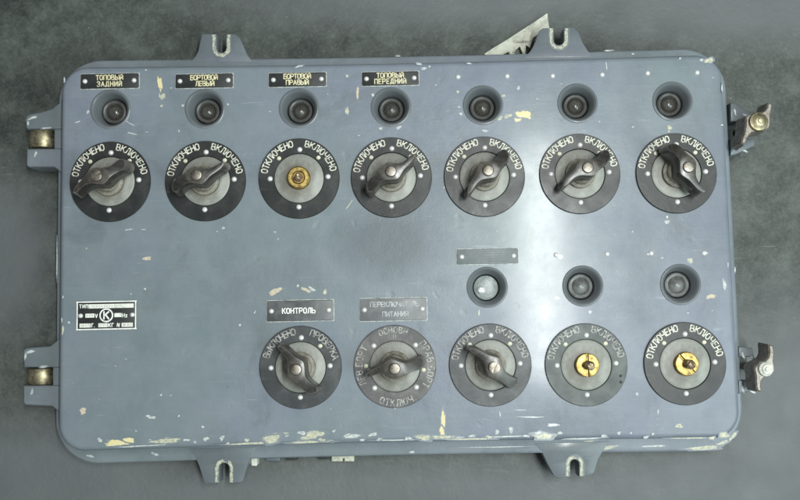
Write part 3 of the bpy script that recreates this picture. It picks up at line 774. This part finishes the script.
DIALS = [  # x, y, dial material, letter material, handle angle of the broad wing or None, wording, screw kind
 (110.6, 181.8, 'dial', 'letter', 34, 'std', 1), (205.7, 181.2, 'dial', 'letter', 207, 'std', 0), (299.3, 178.6, 'dial', 'letter', None, 'std', 0),
 (391.4, 177.6, 'dial', 'letter', 217, 'std', 0), (484.3, 176.8, 'dial', 'letter', 48, 'std', 0), (579.5, 174, 'dial', 'letter', 37, 'std', 0), (675.8, 173.5, 'dial', 'letter', 124, 'std', 0),
 (300.8, 367.2, 'dial_glare', 'letter_faint', -51, 'check', 0), (395, 366.3, 'dial_worn', 'letter_faint', 15, 'sides', 0), (490.2, 364.9, 'dial_glare', 'letter_faint', -37, 'std', 1),
 (585.8, 364.7, 'dial_glare_pale', 'letter_faint', None, 'std', 1), (684.4, 363.5, 'dial', 'letter', None, 'std', 1)]
for i, (x, y, dm, lm, ha, word, sk) in enumerate(DIALS):
    c = P(x, y); c.z = 0
    bm = bmesh.new()
    lathe(bm, [(RD * 1.0, -.0001), (RD * 1.0, .0011), (RD * .985, .0017), (RD * .63, .0017), (RD * .615, .0013), (RD * .615, -.0001)], c, 96)
    bmesh.ops.recalc_face_normals(bm, faces=bm.faces)
    sw = obj('rotary_switch', bm, M[dm], board, c)
    if ha is None: sw["label"] = "rotary switch with its handle missing and the brass hub bare"
    elif word == 'sides': sw["label"] = "rotary switch with the palest most worn dial and lettering on four sides"
    elif word == 'check': sw["label"] = "rotary switch with rubbed lettering under a small grey plate"
    link('centre_disc', DISC_ME, sw, c)
    ink = Ink(); h = .0045; sw_ = .00074; rr = RD * .872; z = .00178
    if word == 'std':
        ink.arc('ОТКЛЮЧЕНО', c, rr, 167, 103, h, sw_, z); ink.arc('ВКЛЮЧЕНО', c, rr, 76, 15, h, sw_, z)
    elif word == 'check':
        ink.arc('ВЫКЛЮЧЕНО', c, rr, 160, 101, h, sw_, z); ink.arc('ПРОВЕРКА', c, rr, 70, 15, h, sw_, z)
    else:
        ink.arc('ЛЕВ.БОРТ', c, rr, 206, 149, h, sw_, z); ink.arc('ПРАВ.БОРТ', c, rr, 38, -32, h, sw_, z)
        ink.arc('ОТКЛЮЧ.', c, rr, 248, 301, h, sw_, z, inward=True); ink.arc('ОСНОВН', c, rr * 1.01, 112, 72, h * .9, sw_ * .8, z)
        ink.glyph('П', (c.x, c.y + RD * .72), 0, h * .6, sw_ * .7, z)
    obj('lettering', ink.bm, M[lm], sw, c, smooth=False)
    if word == 'sides':
        ra, da = (45, 135, 225, 315), (178, 352)
    else:
        ra, da = (88, 180, 2, 269), (134, 46)
    rs = RD * .715
    for a in ra: rivet(sw, (c.x + rs * cos(rad(a)), c.y + rs * sin(rad(a))), 1.35, .0017)
    for a in da:
        o = link('paint_dot', DOT_ME, sw, (c.x + rs * .98 * cos(rad(a)), c.y + rs * .98 * sin(rad(a)), .0017))
    if i == 10:
        for dy in (-.0085, -.0130):
            link('screw_hole', HOLE_ME, sw, (c.x + .0248, c.y + dy, .0017))
    if ha is not None:
        o = link('handle', H_ME, sw, c); o.rotation_euler = (0, 0, rad(ha))
        link('collar', COLLAR_ME, sw, c)
        o = link('screw', SLOT_ME if sk else SCREW_ME, sw, c); o.rotation_euler = (0, 0, rad(-60 if i == 0 else -25))
    else:
        bm = brass_bm(sk); 
        if i == 11: bmesh.ops.rotate(bm, verts=bm.verts, cent=(0, 0, 0), matrix=Matrix.Rotation(rad(38), 3, 'Z'))
        bmesh.ops.translate(bm, verts=bm.verts, vec=c)
        obj('brass_hub', bm, M['brass'], sw, c)
        bm = bmesh.new()
        hgt = .0085 if i == 2 else .0165
        lathe(bm, [(0, hgt), (.0020, hgt - .0001), (.0025, hgt - .0005), (.0027, hgt - .0016), (.0033, hgt - .0022), (.0035, .0045)], c, 20)
        bmesh.ops.recalc_face_normals(bm, faces=bm.faces)
        for v in bm.verts:
            if v.co.z > .006: v.co += Vector((RNG.uniform(-.0003, .0003), RNG.uniform(-.0003, .0003), RNG.uniform(-.0003, .0003)))
        obj('shaft', bm, M['shaft'], sw, c)

# ------------------------------------------------------------------ label plates
def plate(name, x0, y0, x1, y1, mat, lines, lm, h, label=None, rv=True, tilt=0, rr=.0008, inset=4.6):
    a, b = P(x0, (y0 + y1) / 2), P(x1, (y0 + y1) / 2); t, u = P((x0 + x1) / 2, y0), P((x0 + x1) / 2, y1)
    c = (a + b) / 2; wd = b.x - a.x; ht = t.y - u.y
    bm = bmesh.new(); slab(bm, rrect(c.x, c.y, wd, ht, rr, 4), .0011, -.0001, .0003, steps=2)
    slab(bm, rrect(c.x, c.y, wd + .0011, ht + .0011, rr, 4), .00035, -.0001, .0001, mi=1, steps=1)
    bmesh.ops.recalc_face_normals(bm, faces=bm.faces)
    p = obj(name, bm, [mat, M['plate_edge']], board, c, label=label)
    if lines:
        ink = Ink(); k = len(lines)
        for i, (txt, wf, dx, hs) in enumerate(lines):
            yy = c.y if k == 1 else c.y + (ht * .235 if i == 0 else -ht * .205)
            ink.line(txt, c.x + dx * wd, yy, h * hs, h * .20, .00116, wd * wf)
        obj('lettering', ink.bm, lm, p, c, smooth=False)
    if rv:
        for s in (-1, 1): rivet(p, (c.x + s * (wd / 2 - inset * PX), c.y), 1.25, .0011)
    return p, c, wd, ht
L2 = .0035
plate('label_plate', 81, 74, 139, 88.6, M['label'], [('ТОПОВЫЙ', .46, .0, 1), ('ЗАДНИЙ', .42, .0, 1)], M['letter_yel'], L2)
plate('label_plate', 175.8, 74.2, 233, 88, M['label'], [('БОРТОВОЙ', .47, 0, 1), ('ЛЕВЫЙ', .32, .015, 1)], M['letter_yel'], L2)
plate('label_plate', 269, 73, 326, 86.7, M['label'], [('БОРТОВОЙ', .47, 0, 1), ('ПРАВЫЙ', .39, 0, 1)], M['letter_yel'], L2)
plate('label_plate', 362, 72, 418.6, 85.6, M['label'], [('ТОПОВЫЙ', .47, 0, 1), ('ПЕРЕДНИЙ', .55, 0, 1)], M['letter_yel'], L2)
plate('label_plate', 267, 300.3, 333.5, 321, M['label_grey'], [('КОНТРОЛЬ', .49, -.02, 1)], M['letter_white'], .0037, "greyed plate reading КОНТРОЛЬ")
plate('label_plate', 359.8, 298.2, 426.8, 320.6, M['label_pale'], [('ПЕРЕКЛЮЧАТЕЛЬ', .72, 0.02, 1), ('ПИТАНИЯ', .38, .03, 1)], M['letter_ghost'], .0034, "pale plate with rubbed two-line lettering")
p, c, wd, ht = plate('label_plate', 457, 248.8, 518, 264, M['label_blank'], None, None, 0, "blank paint-covered label plate")
bm = bmesh.new()
for k in range(5):
    slab(bm, rrect(c.x, c.y + ht * (.32 - .16 * k), wd * .66, ht * .05, .0002, 2), .00125, .0010, .0001, steps=1)
obj('ridges', bm, M['label_blank'], p, c)

# maker's data plate
a, b = P(77, 315.3), P(136.6, 315.3); t, u = P(106.8, 301), P(106.8, 329.6)
c = (a + b) / 2; wd, ht = b.x - a.x, t.y - u.y
bm = bmesh.new(); slab(bm, rrect(c.x, c.y, wd, ht, .0004, 2), .0008, -.0001, .0002, steps=2)
bmesh.ops.recalc_face_normals(bm, faces=bm.faces)
dp = obj('data_plate', bm, M['label'], board, c, label="black data plate with white frame and a circled К")
ink = Ink(); z = .00086; bw = .0009
def U(px, py): return (c.x + (px - 368.5) / 593 * wd, c.y - (py - 202) / 285 * ht)    # drawing units of the plate
for (x0, y0, x1, y1) in ((72, 66, 665, 66), (72, 339, 665, 339), (78, 66, 78, 339), (659, 66, 659, 339)):
    A, B = Vector(U(x0, y0)), Vector(U(x1, y1)); ink.seg(A, B, bw / 2, z)
cc = Vector(U(368, 202)); R0 = 62 / 593 * wd
cp = [cc + Vector((R0 * cos(2 * pi * k / 36), R0 * sin(2 * pi * k / 36))) for k in range(37)]
for A, B in zip(cp, cp[1:]): ink.seg(A, B, .0005, z)
uh = ht / 285
ink.glyph('К', U(368, 202), 0, 70 * uh, .0011, z, 1.15)
ink.line('ТИП', *U(142, 108), 32 * uh, .0006, z, 80 / 593 * wd)
ink.glyph('V', U(270, 206), 0, 34 * uh, .0006, z)
ink.line('Hz', *U(552, 206), 34 * uh, .0006, z, 44 / 593 * wd)
ink.line('Г.', *U(238, 300), 34 * uh, .0006, z, 26 / 593 * wd, .8)
ink.line('КГ', *U(415, 300), 34 * uh, .0006, z, 50 / 593 * wd)
ink.glyph('N', U(488, 300), -.15, 34 * uh, .0006, z)
obj('lettering', ink.bm, M['letter_white'], dp, c, smooth=False)
ink = Ink()
for (x0, x1, y, h_) in ((190, 640, 110, 42), (160, 250, 202, 40), (448, 520, 202, 40), (102, 215, 300, 40), (290, 380, 300, 40), (520, 632, 300, 40)):
    q = U((x0 + x1) / 2, y); ink.rect(q[0], q[1], (x1 - x0) / 593 * wd, h_ * uh, z)
obj('blank_field', ink.bm, M['field'], dp, c, smooth=False)
ink = Ink()                                         # stamped entries, too worn to read: short strokes only
for (x0, x1, y, n_) in ((215, 490, 110, 11), (172, 240, 202, 3), (112, 205, 300, 5), (298, 372, 300, 4), (535, 620, 300, 5)):
    for k in range(n_):
        q = Vector(U(x0 + (x1 - x0) * (k + .5) / n_ + RNG.uniform(-4, 4), y)); l = RNG.uniform(5, 11) * uh
        ink.seg(q + Vector((RNG.uniform(-2, 2) * uh, l)), q - Vector((RNG.uniform(-2, 2) * uh, l)), RNG.uniform(.00018, .0003), z + .0002)
obj('stamped_marks', ink.bm, M['ink'], dp, c, smooth=False)
for px in (112, 626): q = U(px, 202); rivet(dp, q, 1.2, .0008)

# ------------------------------------------------------------------ small clips under the bottom flange
def clip(x0, y0, x1, y1, mat, notch=None, z=-.044):
    bm = bmesh.new()
    pts = [(x0, y0 - 8), (x1, y0 - 8), (x1, y1 - .6), (x1 - .6, y1), (x0 + .6, y1), (x0, y1 - .6)]
    if notch: pts = pts[:2] + [(x1, y1), (notch + 1, y1), (notch + 1, y1 - 3), (notch - 1, y1 - 3), (notch - 1, y1)] + [(x0, y1)]
    w3 = [Vector(P(x, y, z)[:2]) for x, y in pts]
    if sum(a.x * b.y - b.x * a.y for a, b in zip(w3, w3[1:] + w3[:1])) < 0: w3.reverse()
    slab(bm, w3, z, z - .012, .0006)
    bmesh.ops.recalc_face_normals(bm, faces=bm.faces)
    q = P((x0 + x1) / 2, y1, z)
    obj('side_clip', bm, mat, board, q, label=None)
clip(331.5, 456, 354, 461.5, M['pale_plastic'], 343.5)
clip(251, 456, 257, 466, M['worn_rim'])
clip(266, 456, 280, 461, M['paint_base'])
clip(318, 456, 331, 459.5, M['dark'])
clip(286, 456, 297, 460.5, M['dark'])

# ================================================================== TORN PAPER STRIP
bm = bmesh.new(); zf = FLOOR + .003
up = [(484, 54), (492, 48.8), (499, 44.6), (505, 41), (510, 37.8), (515, 34.5), (520, 31.3), (525, 28), (530, 24.9), (536, 21), (541, 17.5), (547.3, 13.2)]
lo = [(494, 60), (503, 55), (509, 51), (513, 60), (516, 48.5), (520, 47.5), (525, 60), (526, 46), (530, 47), (533, 37.5), (541, 33), (549.3, 30)]
n = len(up); g = []
for i in range(n):
    row = []
    for k in range(5):
        t = k / 4; x = up[i][0] * (1 - t) + lo[i][0] * t; y = up[i][1] * (1 - t) + lo[i][1] * t
        x += RNG.uniform(-.6, .6) if k == 4 else 0; y += RNG.uniform(-1.2, 1.2) if k == 4 else 0
        z = zf + .004 * (t - .35) ** 2 + RNG.uniform(0, .0026)
        row.append(bm.verts.new(P(x, y, z)))
    g.append(row)
for i in range(n - 1):
    for k in range(4): bm.faces.new((g[i][k], g[i][k + 1], g[i + 1][k + 1], g[i + 1][k]))
ext = bmesh.ops.solidify(bm, geom=bm.faces[:], thickness=.0004)
bmesh.ops.recalc_face_normals(bm, faces=bm.faces)
pp = obj('paper_scrap', bm, M['paper'], None, P(525, 36, FLOOR), angle=20)
pp["label"] = "torn off-white paper strip poking out behind the top right mounting lug"
pp["category"] = "paper scrap"
